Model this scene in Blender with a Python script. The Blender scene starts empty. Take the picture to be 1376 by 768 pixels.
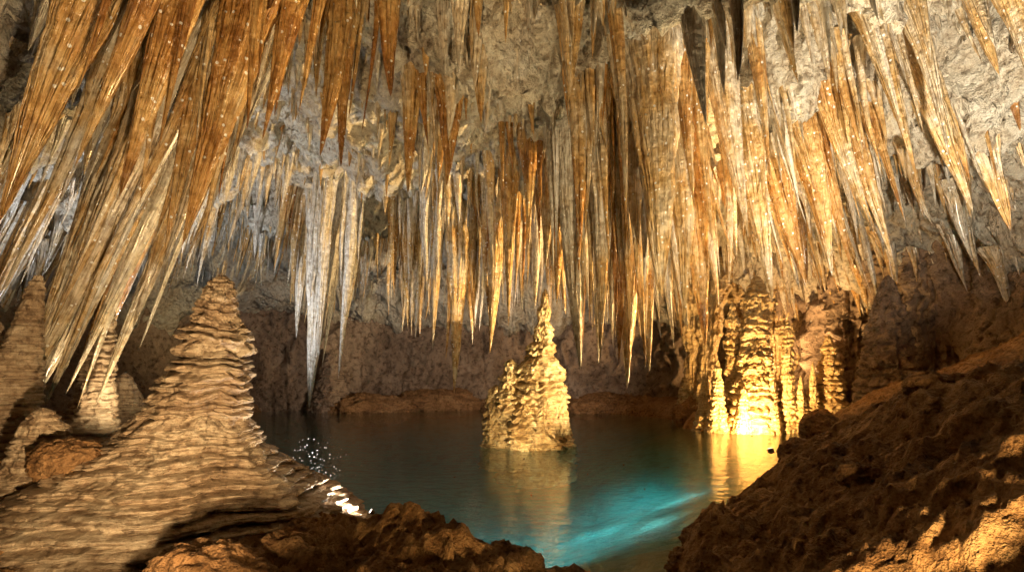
import bpy, math, random, bmesh
import numpy as np
from mathutils import Vector
random.seed(7); rng=np.random.default_rng(11)
EYE=2.2
# ------------------------------------------------------------ noise
_p=np.arange(256); np.random.default_rng(3).shuffle(_p); _p=np.concatenate([_p,_p,_p])
_g=np.random.default_rng(5).normal(size=(256,3)); _g/=np.linalg.norm(_g,axis=1)[:,None]
def pn(x,y,z):
    x,y,z=np.broadcast_arrays(np.asarray(x,float),np.asarray(y,float),np.asarray(z,float))
    xi=np.floor(x).astype(int);yi=np.floor(y).astype(int);zi=np.floor(z).astype(int)
    xf=x-xi;yf=y-yi;zf=z-zi
    u=xf**3*(xf*(xf*6-15)+10);v=yf**3*(yf*(yf*6-15)+10);w=zf**3*(zf*(zf*6-15)+10)
    xi&=255;yi&=255;zi&=255
    def gr(a,b,c):
        h=_p[_p[_p[(xi+a)&255]+((yi+b)&255)]+((zi+c)&255)]
        g=_g[h]; return g[...,0]*(xf-a)+g[...,1]*(yf-b)+g[...,2]*(zf-c)
    x00=gr(0,0,0)*(1-u)+gr(1,0,0)*u; x10=gr(0,1,0)*(1-u)+gr(1,1,0)*u
    x01=gr(0,0,1)*(1-u)+gr(1,0,1)*u; x11=gr(0,1,1)*(1-u)+gr(1,1,1)*u
    return ((x00*(1-v)+x10*v)*(1-w)+(x01*(1-v)+x11*v)*w)*1.5
def fbm(x,y,z,o=4,g=.5):
    s=0;a=1;t=0
    for i in range(o):
        s=s+a*pn(x*2.03**i+i*17.1,y*2.03**i+i*5.3,z*2.03**i+i*9.7);t+=a;a*=g
    return s/t
def ridge(x,y,z,o=4,g=.5):
    s=0;a=1;t=0
    for i in range(o):
        s=s+a*(1-2.2*np.abs(pn(x*2.1**i+i*7.1,y*2.1**i+i*15.3,z*2.1**i+i*3.7)));t+=a;a*=g
    return s/t
def sst(a,b,x):
    t=np.clip((x-a)/(b-a),0,1);return t*t*(3-2*t)
def sdist(x,y,poly):
    """positive inside"""
    P=np.array(poly,float);Q=np.roll(P,-1,axis=0)
    d=np.full(x.shape,1e9);ins=np.zeros(x.shape,bool)
    for (ax,ay),(bx,by) in zip(P,Q):
        vx,vy=bx-ax,by-ay
        t=np.clip(((x-ax)*vx+(y-ay)*vy)/(vx*vx+vy*vy),0,1)
        d=np.minimum(d,np.hypot(x-ax-t*vx,y-ay-t*vy))
        c=((ay>y)!=(by>y))
        xx=ax+(y-ay)*vx/(vy if abs(vy)>1e-9 else 1e-9)
        ins^=c&(x<xx)
    return np.where(ins,d,-d)
# ------------------------------------------------------------ mesh helper
def make_mesh(name,V,F,mat,attrs=None,smooth=True):
    V=np.asarray(V,np.float32);F=np.asarray(F,np.int32)
    me=bpy.data.meshes.new(name)
    k=F.shape[1]
    me.vertices.add(len(V));me.vertices.foreach_set('co',V.ravel())
    me.loops.add(F.size);me.loops.foreach_set('vertex_index',F.ravel())
    me.polygons.add(len(F));me.polygons.foreach_set('loop_start',np.arange(0,F.size,k,dtype=np.int32))
    try: me.polygons.foreach_set('loop_total',np.full(len(F),k,np.int32))
    except Exception: pass
    me.polygons.foreach_set('use_smooth',np.full(len(F),smooth))
    me.update(calc_edges=True)
    for n,(ty,arr) in (attrs or {}).items():
        a=me.attributes.new(n,ty,'POINT')
        a.data.foreach_set('vector' if ty=='FLOAT_VECTOR' else 'value',np.asarray(arr,np.float32).ravel())
    me.validate()
    ob=bpy.data.objects.new(name,me);bpy.context.scene.collection.objects.link(ob)
    me.materials.append(mat);return ob
def gridfaces(nu,nv,wrap=False):
    i=np.arange(nu if wrap else nu-1);j=np.arange(nv-1)
    I,J=np.meshgrid(i,j,indexing='ij');I2=(I+1)%nu
    return np.stack([I*nv+J,I2*nv+J,I2*nv+J+1,I*nv+J+1],-1).reshape(-1,4)
# ------------------------------------------------------------ materials
class N:
    def __init__(s,name):
        s.m=bpy.data.materials.new(name);s.m.use_nodes=True;s.t=s.m.node_tree;s.t.nodes.clear()
        s.out=s.t.nodes.new('ShaderNodeOutputMaterial')
    def n(s,ty,**k):
        nd=s.t.nodes.new(ty)
        for a,b in k.items(): setattr(nd,a,b)
        return nd
    def l(s,a,b): s.t.links.new(a,b)
    def mapping(s,src,scale):
        m=s.n('ShaderNodeMapping');m.inputs['Scale'].default_value=scale;s.l(src,m.inputs['Vector']);return m.outputs[0]
    def noise(s,vec,scale,detail=4,rough=.55,dist=0):
        n=s.n('ShaderNodeTexNoise');n.inputs['Scale'].default_value=scale;n.inputs['Detail'].default_value=detail
        n.inputs['Roughness'].default_value=rough;n.inputs['Distortion'].default_value=dist;s.l(vec,n.inputs['Vector']);return n.outputs[0]
    def ramp(s,fac,stops):
        r=s.n('ShaderNodeValToRGB');e=r.color_ramp.elements
        e[0].position,e[0].color=stops[0][0],(*stops[0][1],1)
        e[1].position,e[1].color=stops[-1][0],(*stops[-1][1],1)
        for p,c in stops[1:-1]:
            x=e.new(p);x.color=(*c,1)
        s.l(fac,r.inputs[0]);return r.outputs[0]
    def mix(s,f,a,b,bt='MIX'):
        m=s.n('ShaderNodeMix',data_type='RGBA',blend_type=bt)
        for v,i in ((f,0),(a,6),(b,7)):
            if hasattr(v,'links'): s.l(v,m.inputs[i])
            elif i==0: m.inputs[0].default_value=v
            else: m.inputs[i].default_value=(*v,1)
        return m.outputs[2]
    def math(s,op,a,b=0.0):
        m=s.n('ShaderNodeMath',operation=op)
        for i,v in enumerate((a,b)):
            if hasattr(v,'links'): s.l(v,m.inputs[i])
            else: m.inputs[i].default_value=v
        return m.outputs[0]
    def bump(s,h,dist,strength=1,nrm=None):
        b=s.n('ShaderNodeBump');b.inputs['Strength'].default_value=strength;b.inputs['Distance'].default_value=dist
        s.l(h,b.inputs['Height'])
        if nrm is not None: s.l(nrm,b.inputs['Normal'])
        return b.outputs[0]
    def finish(s,col,rough,nrm=None,spec=.5,coat=0):
        p=s.n('ShaderNodeBsdfPrincipled')
        for v,i in ((col,'Base Color'),(rough,'Roughness')):
            if hasattr(v,'links'): s.l(v,p.inputs[i])
            else: p.inputs[i].default_value=(*v,1) if isinstance(v,tuple) else v
        p.inputs['Specular IOR Level'].default_value=spec
        if coat: p.inputs['Coat Weight'].default_value=coat;p.inputs['Coat Roughness'].default_value=.16
        if nrm is not None: s.l(nrm,p.inputs['Normal'])
        s.l(p.outputs[0],s.out.inputs[0]);return s.m
def mat_stalactite():
    s=N('calcite_stalactite')
    g=s.n('ShaderNodeAttribute',attribute_name='grow').outputs['Vector']
    tint=s.n('ShaderNodeAttribute',attribute_name='tint').outputs['Fac']
    pos=s.n('ShaderNodeTexCoord').outputs['Object']
    st=s.noise(s.mapping(g,(11,11,.3)),1.2,3,.5)
    st2=s.noise(s.mapping(g,(38,38,1.6)),1.0,2,.6)
    pat=s.noise(pos,1.1,4,.6)
    lum=s.noise(pos,7,4,.6)
    t=s.math('ADD',tint,s.math('MULTIPLY',s.math('SUBTRACT',st,.5),.6))
    t=s.math('ADD',t,s.math('MULTIPLY',s.math('SUBTRACT',pat,.5),1.6))
    col=s.ramp(t,[(0,(.74,.69,.59)),(.30,(.70,.58,.40)),(.56,(.65,.43,.18)),(.84,(.53,.28,.085)),(1,(.33,.15,.042))])
    col=s.mix(.55,col,s.ramp(st2,[(.34,(.34,.26,.18)),(.5,(1,1,1))]),'MULTIPLY')
    col=s.mix(.6,col,s.ramp(lum,[(.34,(.38,.29,.2)),(.5,(1,1,1))]),'MULTIPLY')
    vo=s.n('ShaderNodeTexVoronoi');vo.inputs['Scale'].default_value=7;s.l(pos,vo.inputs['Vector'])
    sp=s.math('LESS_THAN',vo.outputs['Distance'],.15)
    col=s.mix(sp,col,(.98,.96,.92))  # white dots painted in for the sparkle of water drops
    h=s.math('ADD',s.math('MULTIPLY',st,1.5),s.math('MULTIPLY',st2,.45))
    h=s.math('ADD',h,s.math('MULTIPLY',lum,.8))
    nb=s.bump(h,.11,1)
    ro=s.ramp(lum,[(.3,(.15,)*3),(.7,(.38,)*3)])
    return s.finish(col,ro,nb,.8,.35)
def mat_rock(name,cols,scale=1.0,bd=.08,rough=.8,strata=0.0,spec=.3,vor=.35,dark_mix=.8,coat=0):
    s=N(name);pos=s.n('ShaderNodeTexCoord').outputs['Object']
    a=s.noise(pos,.9*scale,6,.62,.3);b=s.noise(pos,6*scale,5,.65);c=s.noise(pos,34*scale,3,.6)
    f=s.math('ADD',s.math('MULTIPLY',a,.65),s.math('MULTIPLY',b,.35))
    col=s.ramp(f,[(.32,cols[0]),(.45,cols[1]),(.56,cols[2]),(.7,cols[3])])
    col=s.mix(dark_mix,col,s.ramp(b,[(.33,(.28,.22,.18)),(.48,(1,1,1))]),'MULTIPLY')  # darkens the colour where the bump noise dips
    col=s.mix(.6*dark_mix+.1,col,s.ramp(c,[(.35,(.55,.5,.46)),(.6,(1.0,1.0,1.0))]),'MULTIPLY')
    h=s.math('ADD',b,s.math('MULTIPLY',c,.28))
    h=s.math('ADD',h,s.math('MULTIPLY',a,1.2))
    if strata:
        w=s.noise(s.mapping(pos,(1.2,1.2,22)),1.4,4,.6)
        h=s.math('ADD',h,s.math('MULTIPLY',w,strata))
        col=s.mix(.7,col,s.ramp(w,[(.38,(.35,.27,.2)),(.53,(1,1,1))]),'MULTIPLY')
    vo=s.n('ShaderNodeTexVoronoi');vo.inputs['Scale'].default_value=4.5*scale;s.l(pos,vo.inputs['Vector'])
    h=s.math('ADD',h,s.math('MULTIPLY',vo.outputs['Distance'],vor))
    return s.finish(col,rough,s.bump(h,bd,1),spec,coat)
M_st=mat_stalactite()
M_ceil=mat_rock('pale_limestone',[(.38,.29,.19),(.70,.61,.47),(.79,.74,.62),(.82,.79,.71)],1.3,.26,.42,vor=-.6,dark_mix=.55)
M_wall=mat_rock('cave_wall_rock',[(.11,.08,.055),(.28,.20,.14),(.39,.29,.21),(.48,.375,.285)],.7,.18,.6)
M_fl=mat_rock('sandy_rock',[(.12,.055,.022),(.33,.175,.07),(.46,.27,.12),(.56,.36,.18)],1.3,.12,.70)
M_bl=mat_rock('brown_boulder',[(.10,.05,.02),(.27,.14,.055),(.39,.22,.10),(.48,.30,.15)],1.8,.10,.60)
M_sg=mat_rock('layered_calcite',[(.21,.14,.085),(.44,.32,.21),(.58,.47,.34),(.67,.58,.46)],1.6,.05,.45,.9,.5,coat=.15)
M_sy=mat_rock('golden_calcite',[(.32,.19,.07),(.57,.39,.17),(.68,.52,.27),(.76,.64,.42)],1.6,.07,.28,.4,.6,dark_mix=.7,coat=.3)
# ------------------------------------------------------------ plan of the cave
LAKE=[(-16,24),(-12,15),(-8,11),(-5.2,9.6),(-3.3,8.6),(-2.4,7.4),(-1.4,6.5),(-.4,5.8),(.5,5.1),(1.1,4.8),(1.55,5.2),(1.85,6.2),(2.4,7.2),(3.0,7.7),(3.8,8.4),(4.9,9.8),(5.5,11.3),(7.0,13.6),(8.4,16.4),(10.2,18.6),(11.0,20.2),(10.2,20.7),(8.6,20.2),(7.3,20.4),(6.8,22.2),(7.8,24.5),(7.0,27.5),(5,30),(2,32),(-3,33.2),(-9,33.5),(-14,32)]
ROOM=[(-8.5,-5),(-9.5,3),(-11,8),(-14,13),(-18.5,20),(-19,27),(-15,33),(-8,35),(0,35),(6,33),(9.5,29),(11.5,26.5),(13.2,24),(14,20),(13.8,16),(13,12),(11.5,7),(10,1),(9,-5),(0,-7)]
def ceil_z(x,y):
    x=np.asarray(x,float);y=np.asarray(y,float)
    d=sdist(x,y,ROOM)
    z=8.75+.9*fbm(x*.16,y*.16,2.2,3)
    z=z-2.6*(1-sst(0,6,d))
    z=z-.7*sst(20,34,y)
    z=z-1.1*sst(.0,.55,pn(x*.42+3,y*.42,8.8))-.5*sst(0,.5,pn(x*.9,y*.9,5.5))
    return z
def ceil_surf(x,y):
    z=ceil_z(x,y)
    z=z-.45*ridge(x*.6,y*.6,4.1,2)-.42*ridge(x*1.3,y*1.3,1.1,4,.62)+.34*fbm(x*2.4,y*2.4,7,3,.6)
    z=z+.13*ridge(x*3.3,y*3.3,4.4,2,.6)
    return z
def floor_z(x,y):
    x=np.asarray(x,float);y=np.asarray(y,float)
    d=sdist(x,y,LAKE);d=d+.25*fbm(x*.9,y*.9,1.5,4)*sst(35,20,y)
    ld=np.maximum(-d,0)
    kr=sst(1.5,4.5,x);far=sst(12,20,y)
    k=.06+.50*kr*(1-.75*far)
    h=(.05+.30*(1-np.exp(-ld/.35))+k*ld)
    h=np.minimum(h,.45+2.7*kr+.9*far)
    h=h+.40*kr*(1-far)*np.exp(-((ld-1.5)/1.0)**2)*(.6+fbm(x*.6,y*.6,3.3,2))
    w=-np.minimum(np.maximum(d,0)*.42+.05,2.4)
    z=np.where(d>0,w,h)
    land=sst(-.25,.5,-d)
    rough=.24*ridge(x*.6,y*.6,.7,3)+.26*ridge(x*1.8,y*1.8,2.7,5,.66)+.10*fbm(x*5,y*5,1,3)
    rough=rough*(1-.2*sst(2.8,4.6,x-.12*y))
    z=z+land*rough
    for bx,by,br,bh in ((-1.1,4.9,.4,.34),(-.5,4.6,.33,.22),(-1.9,5.0,.5,.2),(.0,4.3,.3,.1),(2.1,5.9,.35,.2)):
        z=z+bh*np.exp(-(((x-bx)**2+(y-by)**2)/br**2))
    z=z-.45*np.exp(-(((x+3.6)**2+(y-4.9)**2)/1.6**2))
    return z
def gz(x,y): return float(floor_z(np.array([x]),np.array([y]))[0])
def axis(segs):
    out=[segs[0][0]]
    for a,b,s in segs:
        n=max(1,int(round((b-a)/s)));out+=list(np.linspace(a,b,n+1)[1:])
    return np.array(out)
X=axis([(-24,-9,.35),(-9,-6,.08),(-6,8,.034),(8,12,.08),(12,22,.3)])
Y=axis([(-9,1,.4),(1,2.5,.08),(2.5,11,.034),(11,16,.08),(16,24,.13),(24,39,.3)])
GX,GY=np.meshgrid(X,Y,indexing='ij');Z=floor_z(GX,GY)
dx=.12*fbm(GX*1.6,GY*1.6,Z*2+5,4,.6);dy=.12*fbm(GX*1.6+31,GY*1.6,Z*2+9,4,.6)
make_mesh('cave_floor',np.stack([GX+dx,GY+dy,Z],-1).reshape(-1,3),gridfaces(len(X),len(Y)),M_fl)
# ------------------------------------------------------------ ceiling
X=axis([(-24,-12,.25),(-12,12,.06),(12,20,.2)]);Y=axis([(-9,5,.3),(5,20,.06),(20,39,.2)])
GX,GY=np.meshgrid(X,Y,indexing='ij');Z=ceil_surf(GX,GY)
dx=.45*fbm(GX*1.3,GY*1.3,Z+5,4,.6);dy=.45*fbm(GX*1.3+31,GY*1.3,Z+9,4,.6)
make_mesh('cave_ceiling',np.stack([GX+dx,GY+dy,Z],-1).reshape(-1,3),gridfaces(len(X),len(Y)),M_ceil)
# ------------------------------------------------------------ walls
def resample(poly,n):
    P=np.array(poly+[poly[0]],float)
    for _ in range(3):
        Q=P[:-1]*.75+P[1:]*.25;R=P[:-1]*.25+P[1:]*.75
        P=np.stack([Q,R],1).reshape(-1,2);P=np.vstack([P,P[:1]])
    s=np.concatenate([[0],np.cumsum(np.hypot(*np.diff(P,axis=0).T))])
    t=np.linspace(0,s[-1],n,endpoint=False)
    return np.interp(t,s,P[:,0]),np.interp(t,s,P[:,1])
nu,nv=1000,110
wx,wy=resample(ROOM,nu)
tx=np.roll(wx,-1)-np.roll(wx,1);ty=np.roll(wy,-1)-np.roll(wy,1);L=np.hypot(tx,ty);nx,ny=ty/L,-tx/L
test=sdist(np.array([wx[0]+nx[0]]),np.array([wy[0]+ny[0]]),ROOM)[0]
if test<0: nx,ny=-nx,-ny
zz=np.linspace(-3,10.5,nv)
WX=wx[:,None]+0*zz;WY=wy[:,None]+0*zz;WZ=zz[None,:]+0*wx[:,None]
disp=1.5*fbm(WX*.22,WY*.22,WZ*.2,3)+1.1*ridge(WX*.45,WY*.45,WZ*.32,4,.6)+.3*fbm(WX*2,WY*2,WZ*1.3,3)+.45*np.clip(2.2-WZ,0,3)
WX=WX+nx[:,None]*disp;WY=WY+ny[:,None]*disp
make_mesh('cave_wall',np.stack([WX,WY,WZ],-1).reshape(-1,3),gridfaces(nu,nv,True),M_wall)
# ------------------------------------------------------------ water
s=N('lake_water');pos=s.n('ShaderNodeTexCoord').outputs['Object']
r1=s.noise(s.mapping(pos,(1,1.6,1)),2.6,3,.55);r2=s.noise(pos,11,2,.5)
h=s.math('ADD',r1,s.math('MULTIPLY',r2,.25));nb=s.bump(h,.022,.9)
tr=s.n('ShaderNodeBsdfTransparent');tr.inputs[0].default_value=(.82,.98,1,1)
gl=s.n('ShaderNodeBsdfGlossy');gl.inputs['Roughness'].default_value=.012;gl.inputs[0].default_value=(.95,.97,.97,1);s.l(nb,gl.inputs['Normal'])
fr=s.n('ShaderNodeFresnel');fr.inputs['IOR'].default_value=1.34;s.l(nb,fr.inputs['Normal'])
mx=s.n('ShaderNodeMixShader');s.l(fr.outputs[0],mx.inputs[0]);s.l(tr.outputs[0],mx.inputs[1]);s.l(gl.outputs[0],mx.inputs[2]);s.l(mx.outputs[0],s.out.inputs[0])
make_mesh('lake_water',[(-22,3,0),(20,3,0),(20,38,0),(-22,38,0)],[(0,1,2,3)],s.m)
t=M_fl.node_tree;bs=[n for n in t.nodes if n.type=='BSDF_PRINCIPLED'][0];src=bs.inputs['Base Color'].links[0].from_socket
s=N.__new__(N);s.m=M_fl;s.t=t
pp=s.n('ShaderNodeTexCoord').outputs['Object']
sx=s.n('ShaderNodeSeparateXYZ');s.l(pp,sx.inputs[0])
dp=s.math('MULTIPLY',sx.outputs[2],-1/2.6)
bed=s.ramp(dp,[(0,(.40,.28,.13)),(.12,(.34,.31,.17)),(.30,(.13,.34,.28)),(.58,(.02,.40,.40)),(1,(.01,.42,.46))])
bed=s.mix(.6,bed,s.ramp(s.noise(pp,2.2,5,.65),[(.35,(.4,.45,.45)),(.55,(1,1,1))]),'MULTIPLY')
s.l(s.mix(s.math('GREATER_THAN',dp,.004),src,bed),bs.inputs['Base Color'])
# ------------------------------------------------------------ stalactites
class Bag:
    def __init__(s): s.V=[];s.F=[];s.G=[];s.T=[];s.n=0
    def cone(s,root,tip,R,tint,na,nr,flare=.55):
        root=np.array(root,float);tip=np.array(tip,float);ax=tip-root;L=np.linalg.norm(ax)
        t=np.linspace(0,1,nr)**.9
        c=root+ax*t[:,None]
        sd=rng.random()*100
        w=np.sin(t*np.pi)*min(.04*L,.14)*(.3+rng.random());c[:,0]+=w*math.sin(sd);c[:,1]+=w*math.cos(sd)
        a=np.linspace(0,2*np.pi,na,endpoint=False)
        A,T=np.meshgrid(a,t);ca,sa=np.cos(A),np.sin(A)
        f=1+.16*ridge(ca*1.7+sd,sa*1.7,T*L*.12,2,.6)+.16*pn(ca*3.6+sd,sa*3.6,T*L*.15)
        if na>=36: f=f+.14*ridge(ca*4.5+sd,sa*4.5,T*L*.12,2)
        f=f+.09*np.cos(2*A+sd)
        q=.74+.42*rng.random()
        prof=(1-T)**q*(1+flare*np.exp(-T*7))
        lump=1+.18*pn(T*L*1.4+sd,ca*.8,sa*.8+sd)+.11*ridge(T*L*3.0,ca*1.2,sa*1.2+sd,2)
        r=R*prof*f*lump+.006
        P=c[:,None,:]+np.stack([ca*r,sa*r,0*A],-1)
        P[-1]=tip
        V=P.reshape(-1,3)
        i=np.arange(nr-1);j=np.arange(na);I,J=np.meshgrid(i,j,indexing='ij');J2=(J+1)%na
        F=np.stack([I*na+J,(I+1)*na+J,(I+1)*na+J2,I*na+J2],-1).reshape(-1,4)+s.n
        G=np.stack([ca*R*(.35+.65*prof)+sd,sa*R*(.35+.65*prof),T*L],-1).reshape(-1,3)
        kk=-.25+.75*rng.random()
        s.V.append(V);s.F.append(F);s.G.append(G);s.T.append((tint+kk*(T-.6)).ravel());s.n+=len(V)
    def cluster(s,tip,lean,R,tint,big,subs):
        x,y,z=tip;rx,rz=x,9.0
        for _ in range(4):
            rz=float(ceil_surf(np.array([rx]),np.array([y]))[0])+1.15;rx=x+lean*(rz-z)
        root=(rx,y,rz);L=rz-z
        if L<1.3: return
        s.cone(root,tip,R,tint,48 if big else 22,44 if big else 22)
        for i in range(subs):
            an=random.uniform(0,6.28);q=R*random.uniform(.6,2.6)
            fr=random.uniform(.3,.92);ox,oy=math.cos(an)*q,math.sin(an)*q
            r2=(rx+ox,y+oy,rz)
            ctr=np.array(root)+(np.array(tip)-np.array(root))*fr
            pull=random.uniform(.6,1.1)
            t2=(ctr[0]+ox*pull,ctr[1]+oy*pull,ctr[2])
            s.cone(r2,t2,R*random.uniform(.22,.55)*(.6+.4*fr),tint+random.uniform(-.4,.35),22 if big else 12,24 if big else 14)
    def build(s,name):
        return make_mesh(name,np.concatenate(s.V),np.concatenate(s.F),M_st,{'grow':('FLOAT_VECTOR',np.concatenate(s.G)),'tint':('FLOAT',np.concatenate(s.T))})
def lean_at(x,y):
    b=x/max(y,3)*750
    return float(np.interp(b,[-900,-690,-550,-400,-270,-120,0,150,320,450,600,900],[.50,.48,.38,.22,.09,.03,0,-.03,-.16,-.28,-.34,-.38]))
def bare(x,y):
    """patches of roof where no large formations grow"""
    for cx,cy,rx,ry,k in ((-4.6,14.6,2.2,4.0,1),(-.0,12.4,1.6,2.6,1),(6.4,10.8,3.6,1.8,.85),(9.5,11.5,2.5,1.5,.8),(-2,10.6,1.4,1.3,.8)):
        if ((x-cx)/rx)**2+((y-cy)/ry)**2<1 and random.random()<k: return True
    return False
def scatter(name,n,y0,y1,env,rk,subs,tintf,mask=.0,lo=.35,pw=.8):
    b=Bag();ex=[e[0]-688 for e in env];ey=[e[1] for e in env];c=0;tries=0
    while c<n and tries<n*30:
        tries+=1
        y=math.sqrt(random.uniform(y0*y0,y1*y1));u=random.uniform(-780,780);x=u/750*y
        ln=lean_at(x,y)
        e=float(np.interp(u,ex,ey));ztip=EYE+(500-e)/750*y
        zc=float(ceil_z(np.array([x]),np.array([y]))[0])
        Lm=zc-ztip
        if Lm<.3: continue
        if bare(x,y): continue
        m=float(pn(x*.42+3,y*.42,8.8))+.5*float(pn(x*.9,y*.9,5.5))
        if m<mask: continue
        fr=lo+(1-lo)*random.random()**pw
        Lc=Lm*fr
        b.cluster((x,y,zc-Lc),ln,(.045+.046*Lc)*rk*random.uniform(.65,1.45),tintf(x,y,u),Lc>2.5 and y<14,random.randint(*subs));c+=1
    return b.build(name)
FRONT=[(-100,330),(0,310),(60,300),(100,225),(200,300),(270,330),(310,230),(350,190),(430,210),(480,190),(520,110),(600,100),(640,40),(700,30),(750,70),(800,200),(860,300),(930,150),(1000,20),(1200,20),(1476,60)]
MID=[(-100,560),(0,570),(60,560),(130,540),(180,330),(260,330),(330,200),(400,120),(450,120),(520,200),(580,290),(620,330),(700,290),(750,360),(780,490),(850,520),(900,500),(950,440),(1000,390),(1040,410),(1100,390),(1200,350),(1230,200),(1300,260),(1476,300)]
FAR=[(-100,430),(0,430),(200,410),(300,400),(360,390),(420,450),(480,410),(540,450),(600,480),(660,460),(720,420),(780,480),(850,490),(930,470),(1000,370),(1100,420),(1200,440),(1476,430)]
tf=lambda x,y,u: (.6 if u<-330 else .5)+random.uniform(-.3,.25)
tm=lambda x,y,u: .44+random.choice([-.4,-.15,.12,.3])+random.uniform(-.1,.1)
tr_=lambda x,y,u: .42+random.uniform(-.4,.35)
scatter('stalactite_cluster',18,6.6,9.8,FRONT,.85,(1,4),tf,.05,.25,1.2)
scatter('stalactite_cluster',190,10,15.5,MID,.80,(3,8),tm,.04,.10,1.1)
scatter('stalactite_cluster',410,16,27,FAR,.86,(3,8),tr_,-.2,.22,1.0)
b=Bag();c=0
while c<3200:
    y=math.sqrt(random.uniform(36,24*24));u=random.uniform(-780,780);x=u/750*y
    if float(pn(x*.9+9,y*.9,2.2))<-.18: continue
    L_=.12+(.6 if bare(x,y) else 1.4)*random.random()**2.1
    zc=float(ceil_surf(np.array([x]),np.array([y]))[0])
    ln=lean_at(x,y)*.8
    b.cone((x+ln*(L_+.7),y,zc+.7),(x,y,zc-L_),(.05+.070*L_)*random.uniform(.8,1.5),.15+random.uniform(-.3,.45),9,9,.6);c+=1
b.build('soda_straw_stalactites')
HERO=[(-443,170,7.2,.42,.7,1),(-420,165,7.6,.24,.55,1),(-588,275,6.2,.32,.7,1),(-528,235,6.6,.32,.65,1),(-690,200,6.4,.42,.65,1),(-620,60,8.6,.34,.35,2),
(-336,310,7.6,.34,.75,0),(-258,290,9,.30,.8,1),(-230,275,9.4,.22,.8,1),(-163,370,8.6,.25,.8,1),(-88,250,10.6,.34,.8,2),(-140,240,11,.24,.7,1),
(-688,-85,8.8,.40,.15,1),(-655,-60,9.6,.34,.1,1),(-600,-30,10,.34,.15,1),(-560,-45,10.6,.30,.2,2),(-510,60,9.5,.30,.45,2),(-650,10,9.2,.30,.4,2),(-480,110,9.0,.26,.3,2),(-466,165,8.4,.26,.6,1),
(-675,-95,9.6,.3,.2,1),(-630,-50,9.0,.3,.3,1),(-585,-50,10.4,.28,.1,1),
(-273,-50,18,.62,.05,3),(-260,20,17.6,.42,.0,3),(-78,-30,19,.5,.55,3),(-290,45,19,.42,.15,3),(-225,60,21,.4,.4,3),(-140,60,20,.4,.5,3),(-30,25,17,.42,.5,4),
(92,2,12,.40,.05,4),(155,-22,12.5,.50,.45,4),(118,10,11.4,.44,.3,3),(185,0,12,.42,.65,4),(200,100,9.6,.56,.35,3),(232,60,10.4,.40,.5,4),(260,35,12.6,.42,.65,4),
(168,120,10.2,.38,.45,3),(20,175,13.4,.34,.7,5),(45,140,13.8,.32,.45,4),(75,360,9,.28,.5,3),(-5,60,15,.32,.6,4),(60,90,14.5,.32,.7,4),
(350,97,11,.44,.5,4),(318,180,10.6,.40,.35,3),(395,115,11.4,.36,.65,4),(430,130,11,.34,.5,3),(460,125,11.6,.34,.65,4),(512,150,11.2,.3,.5,4),(480,200,10.4,.3,.55,3),(545,255,9.6,.26,.45,3),
(620,215,10,.32,.45,4),(670,190,10.4,.32,.45,4),(587,290,9.4,.24,.35,3)]
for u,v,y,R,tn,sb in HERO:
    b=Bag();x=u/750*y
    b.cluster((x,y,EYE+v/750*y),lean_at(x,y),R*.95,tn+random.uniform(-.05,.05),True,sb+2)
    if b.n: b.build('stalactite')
# ------------------------------------------------------------ stalagmites
def stalagmite(name,profs,mat,ring=.16,amp=.16,nr=230,na=110,knob=.08,warp=.35,flute=0):
    Vs=[];Fs=[];n=0
    for k,pr in enumerate(profs):
        pr=np.array(pr,float);o=np.argsort(pr[:,0]);pr=pr[o]
        z=np.linspace(pr[0,0],pr[-1,0],nr)
        cx,cy,r=[np.interp(z,pr[:,0],pr[:,i]) for i in (1,2,3)]
        ker=np.ones(7)/7
        def sm(q): return np.convolve(np.pad(q,3,mode='edge'),ker,'valid')
        cx,cy=sm(cx),sm(cy);r=sm(r)
        a=np.linspace(0,2*np.pi,na,endpoint=False)
        Zg,Ag=np.meshgrid(z,a,indexing='ij');R=r[:,None]+0*Ag
        ca,sa=np.cos(Ag),np.sin(Ag)
        sd=rng.random()*50
        ph=Zg/ring+warp*fbm(ca*1.3+sd,sa*1.3,Zg*.9,3)*2+1.1*pn(Zg*.45/ring,sd,1)
        saw=ph-np.floor(ph)
        idx=np.floor(ph)
        ramp_=.35+.65*(.5+.5*np.sin(idx*12.9898+sd))
        led=(np.sin(np.pi*saw**1.5)**.6)*ramp_
        ph2=ph*2.7+.6*fbm(ca*3,sa*3+sd,Zg*2,2);led2=np.abs(np.sin(np.pi*ph2))**.7
        sc=np.minimum(1,R/.35)
        R2=R*(1+.18*fbm(ca*1.3+sd,sa*1.3,Zg*1.1,3))+amp*ring*1.7*(led-.4)*(.35+.65*sc)*(1+.9*fbm(ca*3+sd,sa*3,Zg*2,2))+amp*ring*.35*(led2-.5)*sc
        R2=R2+knob*sc*(ridge(ca*2.2*np.maximum(R,.4)+sd,sa*2.2*np.maximum(R,.4),Zg*1.6,4,.6)-.2)
        if flute: R2=R2+flute*sc*ridge(ca*3+sd,sa*3,Zg*.25,3,.6)
        R2=np.maximum(R2,.012)
        P=np.stack([cx[:,None]+ca*R2,cy[:,None]+sa*R2,Zg-.15*ring*led],-1)
        P[-1,:,0]=cx[-1];P[-1,:,1]=cy[-1]
        i=np.arange(nr-1);j=np.arange(na);I,J=np.meshgrid(i,j,indexing='ij');J2=(J+1)%na
        Fs.append(np.stack([I*na+J,I*na+J2,(I+1)*na+J2,(I+1)*na+J],-1).reshape(-1,4)+n)
        Vs.append(P.reshape(-1,3));n+=nr*na
    return make_mesh(name,np.concatenate(Vs),np.concatenate(Fs),mat)
yy=7.0
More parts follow.
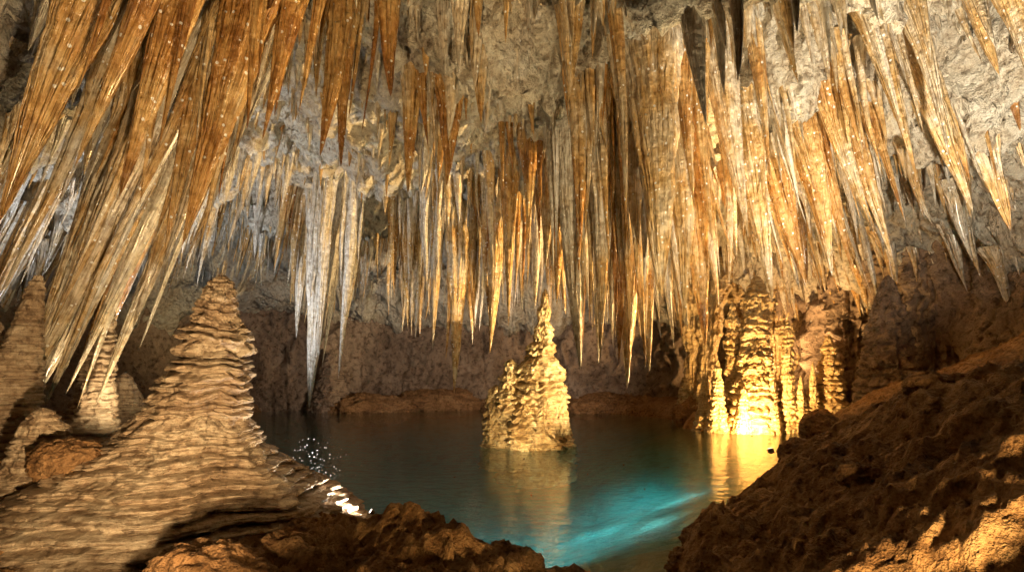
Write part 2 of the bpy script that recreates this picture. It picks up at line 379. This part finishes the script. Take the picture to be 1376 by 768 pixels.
stalagmite('stalagmite',[[(3.43,-3.63,yy,.02),(3.34,-3.65,yy,.13),(3.1,-3.67,yy,.21),(2.85,-3.68,yy,.24),(2.76,-3.68,yy,.31),(2.48,-3.74,yy,.34),(2.4,-3.76,yy,.30),(2.2,-3.80,yy,.40),(1.83,-3.92,yy,.52),(1.55,-4.03,yy,.66),(1.27,-4.12,yy,.88),(.9,-4.2,yy,1.4),(.5,-4.2,yy,1.95),(.1,-4.2,yy,2.4),(-.5,-4.2,yy,2.8)]],M_sg,ring=.115,amp=.80,nr=720,na=340,knob=.14,warp=.55)
def simple(u,yr,ztip,zb,rb,mat,ring=.2,knob=.1,lean=0,extra=[],amp=.25,shape=None,name='stalagmite',flute=0):
    def col(u,yr,zt,zb,rb,lean):
        x=u/750*yr;h=zt-zb
        sh=shape or [(0,.03),(.04,.12),(.15,.22),(.3,.34),(.5,.48),(.65,.62),(.8,.78),(1,1.0)]
        return [(zt-h*f,x+lean*h*f,yr,rb*q) for f,q in sh]
    profs=[col(u,yr,ztip,zb,rb,lean)]+[col(*e) for e in extra]
    return stalagmite(name,profs,mat,ring=ring,knob=knob,amp=amp,flute=flute)
stalagmite('stalagmite',[
 [(4.72,1.0,16.8,.02),(4.55,1.0,16.8,.07),(4.2,.98,16.8,.10),(4.1,.98,16.8,.18),(3.7,.95,16.8,.14),(3.55,.95,16.8,.25),(3.15,.92,16.8,.20),(3.0,.9,16.8,.36),(2.7,.88,16.8,.30),(2.5,.87,16.8,.42),(2.25,.84,16.8,.60),(1.9,.82,16.8,.54),(1.6,.80,16.8,.70),(1.1,.78,16.8,.68),(.6,.76,16.8,.78),(.15,.72,16.8,.92),(-1,.72,16.8,1.1)],
 [(2.62,-.04,16.7,.02),(2.5,-.04,16.7,.12),(2.2,-.04,16.7,.12),(2.1,-.04,16.7,.22),(1.75,-.04,16.7,.20),(1.6,-.06,16.7,.33),(1.0,-.08,16.6,.40),(-.6,-.08,16.6,.55)],
 [(1.85,-.48,16.7,.02),(1.7,-.48,16.7,.14),(1.2,-.46,16.7,.22),(.7,-.44,16.6,.34),(-.6,-.40,16.5,.48)],
 [(1.9,1.34,16.5,.03),(1.75,1.34,16.5,.16),(1.0,1.34,16.5,.28),(-.5,1.34,16.4,.42)],
 [(1.6,.95,16.1,.03),(1.45,.95,16.1,.17),(.6,.95,16.05,.30),(-.5,.95,16.0,.42)],
 [(1.3,.35,16.1,.03),(1.15,.35,16.1,.17),(.6,.35,16.05,.32),(-.5,.35,16.0,.42)]],M_sy,ring=.25,amp=.46,knob=.20,warp=.8,nr=320,na=150)
TH=[(0,.04),(.03,.16),(.10,.26),(.13,.40),(.25,.36),(.30,.52),(.45,.46),(.5,.64),(.65,.58),(.72,.78),(.88,.80),(1,1.1)]
simple(329,20.7,5.8,.0,.84,M_sy,.34,.24,amp=.4,shape=TH,lean=-.03)
simple(349,20.1,2.3,.0,.36,M_sy,.2,.14,amp=.35)
simple(311,20.1,1.7,.0,.36,M_sy,.2,.14,amp=.35)
simple(296,21.4,4.9,.0,.46,M_sy,.3,.18,amp=.35,shape=TH,lean=.03)
simple(371,20.4,4.1,.0,.38,M_sy,.22,.14,amp=.4,shape=TH,lean=-.02)
simple(388,20.2,2.1,.0,.34,M_sy,.2,.14,amp=.35)
simple(426,20.6,3.6,.1,.62,M_sy,.25,.18,amp=.4,shape=TH)
simple(404,20.3,2.6,.0,.34,M_sy,.2,.14,amp=.35)
simple(276,20.6,2.7,.0,.34,M_sy,.2,.14,amp=.35,shape=TH)
simple(258,21.2,2.0,.0,.36,M_sy,.2,.14,amp=.35)
simple(240,25,2.9,.0,.7,M_sy,.25,.14,amp=.4)
simple(505,16.6,5.1,.2,.95,M_wall,.3,.3,flute=.15)
simple(-243,32,3.5,.0,1.3,M_wall,.3,.25)
simple(-636,8.2,3.65,.2,.62,M_sg,.12,.08,lean=-.22,amp=.5)
simple(-690,8.6,3.0,.1,.7,M_sg,.14,.08,lean=-.15,amp=.5)
simple(-540,11,3.75,.3,.6,M_sg,.14,.08,lean=-.15,amp=.5)
simple(-630,6.7,1.78,.2,.85,M_sg,.10,.1,amp=.6)
simple(-520,12.5,2.2,.2,.9,M_sg,.2,.1)
COL=[(0,2.2),(.12,1.6),(.25,1.1),(.33,1.2),(.45,.7),(.55,.75),(.62,.45),(.75,.6),(.85,.8),(1,1.2)]
for u,yr,rb,ln in ((243,24.8,.40,.02),(270,24.0,.30,-.03),(316,26,.5,.0),(352,25.2,.36,.03),(398,24.8,.42,-.02),(432,23.4,.30,.02),(455,21.5,.55,0),(520,19,.65,0),(570,17.5,.55,0)):
    simple(u,yr,8.9,-.2,rb,M_sy if u<440 else M_wall,.6,.42,shape=COL,name='flowstone_column',amp=.06,flute=.40,lean=ln)
# ------------------------------------------------------------ boulders
def boulder(x,y,z,sx,sy,sz,mat=M_bl):
    nu_,nv_=110,70;a=np.linspace(0,2*np.pi,nu_,endpoint=False);p=np.linspace(0,np.pi,nv_)
    A,P=np.meshgrid(a,p,indexing='ij');cx,cy,cz=np.cos(A)*np.sin(P),np.sin(A)*np.sin(P),np.cos(P)
    o=rng.random()*90
    r=1+.35*fbm(cx*1.2+o,cy*1.2,cz*1.2,3)+.26*ridge(cx*2.3+o,cy*2.3,cz*2.3,5,.65)
    make_mesh('boulder',np.stack([x+cx*r*sx,y+cy*r*sy,z+cz*r*sz],-1).reshape(-1,3),gridfaces(nu_,nv_,True)[:,::-1],mat)
for b in [(-5.0,6.3,1.2,.35,.3,.22),(-.95,4.6,.56,.36,.3,.2),(-.35,4.7,.48,.25,.22,.16),(-2.4,4.4,.5,.5,.4,.3),(2.5,7.0,.1,.35,.3,.2),(2.0,6.0,.12,.3,.25,.18),(-2.55,7.35,.08,.28,.25,.2),(-2.15,6.9,.05,.22,.2,.15),(8.2,24.5,.3,1.0,.9,.8),(4.9,8.0,.9,.45,.4,.25),(-8,31.6,.1,2.2,1.2,.8),(-4.5,33.2,.2,2.4,1.2,.9),(1,32.8,.2,2.2,1.2,1.0),(5,30.8,.1,1.8,1.2,.8),
    (7.55,13.7,gz(7.55,13.7)+.12,.42,.3,.32),(6.05,10.9,gz(6.05,10.9)+.10,.38,.28,.30),(3.9,7.4,gz(3.9,7.4)+.05,.3,.28,.2),(5.6,9.4,gz(5.6,9.4)+.05,.28,.25,.18),(4.2,5.6,gz(4.2,5.6)+.03,.2,.18,.13),(3.1,5.0,gz(3.1,5.0)+.03,.16,.14,.1)]:
    boulder(*b)
# ------------------------------------------------------------ splash of dripping water
m=N('water_droplet');M_d=m.finish((.9,.92,.95),.08,None,1.0,.6)
Vs=[];Fs=[];n=0
a=np.linspace(0,2*np.pi,8,endpoint=False);p=np.linspace(0,np.pi,6);A,P=np.meshgrid(a,p,indexing='ij')
S=np.stack([np.cos(A)*np.sin(P),np.sin(A)*np.sin(P),np.cos(P)],-1).reshape(-1,3);SF=gridfaces(8,6,True)[:,::-1]
for i in range(120):
    r=.006+.012*random.random()**2;hh=.03+.75*random.random()**1.8;sp=.10+.42*(1-hh)
    Vs.append(S*r+np.array([-4.35+random.gauss(0,sp),12.0+random.gauss(0,sp),hh]));Fs.append(SF+n);n+=len(S)
make_mesh('water_splash',np.concatenate(Vs),np.concatenate(Fs),M_d)
# ------------------------------------------------------------ lamps, including added unseen fills
def flat(name,col,rough,metal=0):
    m=bpy.data.materials.new(name);m.use_nodes=True;p=m.node_tree.nodes['Principled BSDF']
    p.inputs['Base Color'].default_value=(*col,1);p.inputs['Roughness'].default_value=rough;p.inputs['Metallic'].default_value=metal;return m
M_h=flat('brown_painted_housing',(.12,.07,.035),.7,.0)
def floodlight(loc,aim,col,watt,cone=110,size=.035,glow=8,rad=.08,ground=False,blend=.7):
    if ground: loc=(loc[0],loc[1],gz(loc[0],loc[1])+loc[2])
    e=bpy.data.objects.new('floodlight',None);bpy.context.scene.collection.objects.link(e)
    d=(Vector(aim)-Vector(loc)).normalized();e.location=loc;e.rotation_mode='QUATERNION';e.rotation_quaternion=d.to_track_quat('-Z','Y')
    def part(nm,fn,mat):
        bm=bmesh.new();fn(bm);me=bpy.data.meshes.new(nm);bm.to_mesh(me);bm.free();o=bpy.data.objects.new(nm,me);bpy.context.scene.collection.objects.link(o);me.materials.append(mat);o.parent=e
    part('housing',lambda bm:bmesh.ops.create_cone(bm,cap_ends=True,segments=24,radius1=size*1.05,radius2=size*.6,depth=size*1.6),M_h)
    m=bpy.data.materials.new('lens');m.use_nodes=True;p=m.node_tree.nodes['Principled BSDF'];p.inputs['Emission Color'].default_value=(*col,1);p.inputs['Emission Strength'].default_value=glow
    def lens(bm):
        bmesh.ops.create_circle(bm,cap_ends=True,segments=24,radius=size*.9)
        for v in bm.verts: v.co.z=-size*.8-.004
    part('lens',lens,m)
    def foot(bm):
        bmesh.ops.create_cube(bm,size=1)
        for v in bm.verts: v.co=Vector((v.co.x*size*2.3,v.co.y*.02,v.co.z*.04))
    part('bracket',foot,M_h)
    l=bpy.data.lights.new('lamp','SPOT');l.energy=watt;l.color=col;l.spot_size=math.radians(cone);l.spot_blend=blend;l.shadow_soft_size=rad
    o=bpy.data.objects.new('lamp',l);bpy.context.scene.collection.objects.link(o);o.parent=e;o.location=(0,0,-size*.8-.03)
W=(1,.66,.28);W2=(1,.77,.44);NW=(1,.87,.66);CW=(.86,.91,1)
floodlight((8.0,18.6,.08),(9.2,22.5,4.2),(1,.60,.22),3600,140,.02,4)
floodlight((11.6,22.0,.9),(8.6,24,5.5),(1,.60,.24),2600,150)
floodlight((6.3,11.4,.3),(.7,16.8,2.4),(1,.74,.38),10500,32,ground=True)
floodlight((7.8,14.2,.3),(3.6,13.8,6.0),W,14500,95,ground=True)
floodlight((3.2,6.9,.25),(2.6,10.6,8.5),W2,1500,90,ground=True)
floodlight((-3.0,8.2,.15),(-2.0,14.5,8.5),NW,10500,105)
floodlight((-1.5,1.9,.9),(-5.6,7.5,6.2),(1,.69,.35),2300,105)
floodlight((-9.0,13.5,1.2),(-8.5,17,8.5),CW,2200,130)
floodlight((7.0,7.0,.2),(7.2,11.5,8.5),(1,.86,.65),3000,115,ground=True)
floodlight((-1.9,7.6,.3),(-4.0,7,1.9),(1,.87,.70),340,90)
floodlight((1.2,1.8,.9),(-3.9,6.5,.5),W,300,60)  # added fill from out of frame for the left foreground
floodlight((-6.6,10.2,.9),(-8.2,11.5,4.5),(1,.75,.42),420,120)
floodlight((.9,18.2,1.7),(-4,34,4.0),(1,.80,.62),3600,95)  # added lamp, hidden behind the stalagmite, to brighten the far wall
floodlight((2.2,1.6,1.1),(6,9,1.0),W,620,90)  # added fill from out of frame for the right bank
floodlight((.3,13.9,.05),(.6,16.8,2.0),(1,.72,.36),380,110,.015,2)  # added tiny lamp at water level to brighten the stalagmite front
floodlight((2.6,13.0,.05),(2.3,12.6,8),W,1000,105,.015,2)  # added uplight at water level to brighten the stalactite tips
floodlight((-2.95,7.75,.32),(-2.4,7.1,.05),(1,.86,.66),26,130,.04,40)
floodlight((-4.0,10.9,.06),(-4.4,12.2,.6),(1,.96,.88),110,90,.015,4,.02)  # added small lamp to make the splash droplets glint
for px_,py_,e_ in ((.4,11.6,60),(2.9,12.2,42),(1.9,14.0,110),(4.2,15.0,60),(-1.4,13.6,60),(3.6,17.0,90)):
    floodlight((px_,py_,-.35),(px_+.05,py_+.1,-3),(.92,1,.98),e_*1.2,174,.012,0,.1,blend=1)  # added submerged lamps, lenses dark, giving the lake its teal glow
# ------------------------------------------------------------ world, camera
w=bpy.data.worlds.new('World');bpy.context.scene.world=w;w.use_nodes=True
nt=w.node_tree;sk=nt.nodes.new('ShaderNodeTexSky');sk.sky_type='NISHITA';sk.sun_disc=False;sk.sun_elevation=math.radians(-3);nt.links.new(sk.outputs[0],nt.nodes['Background'].inputs[0]);nt.nodes['Background'].inputs[1].default_value=.05
cam=bpy.data.cameras.new('camera');cam.sensor_width=36;cam.lens=36*750/1376;cam.shift_y=116/1376;cam.clip_end=300
co=bpy.data.objects.new('camera',cam);co.location=(0,0,EYE);co.rotation_euler=(math.radians(90),0,0);bpy.context.scene.collection.objects.link(co);bpy.context.scene.camera=co
bpy.context.scene.view_settings.view_transform='Standard';bpy.context.scene.view_settings.look='None'
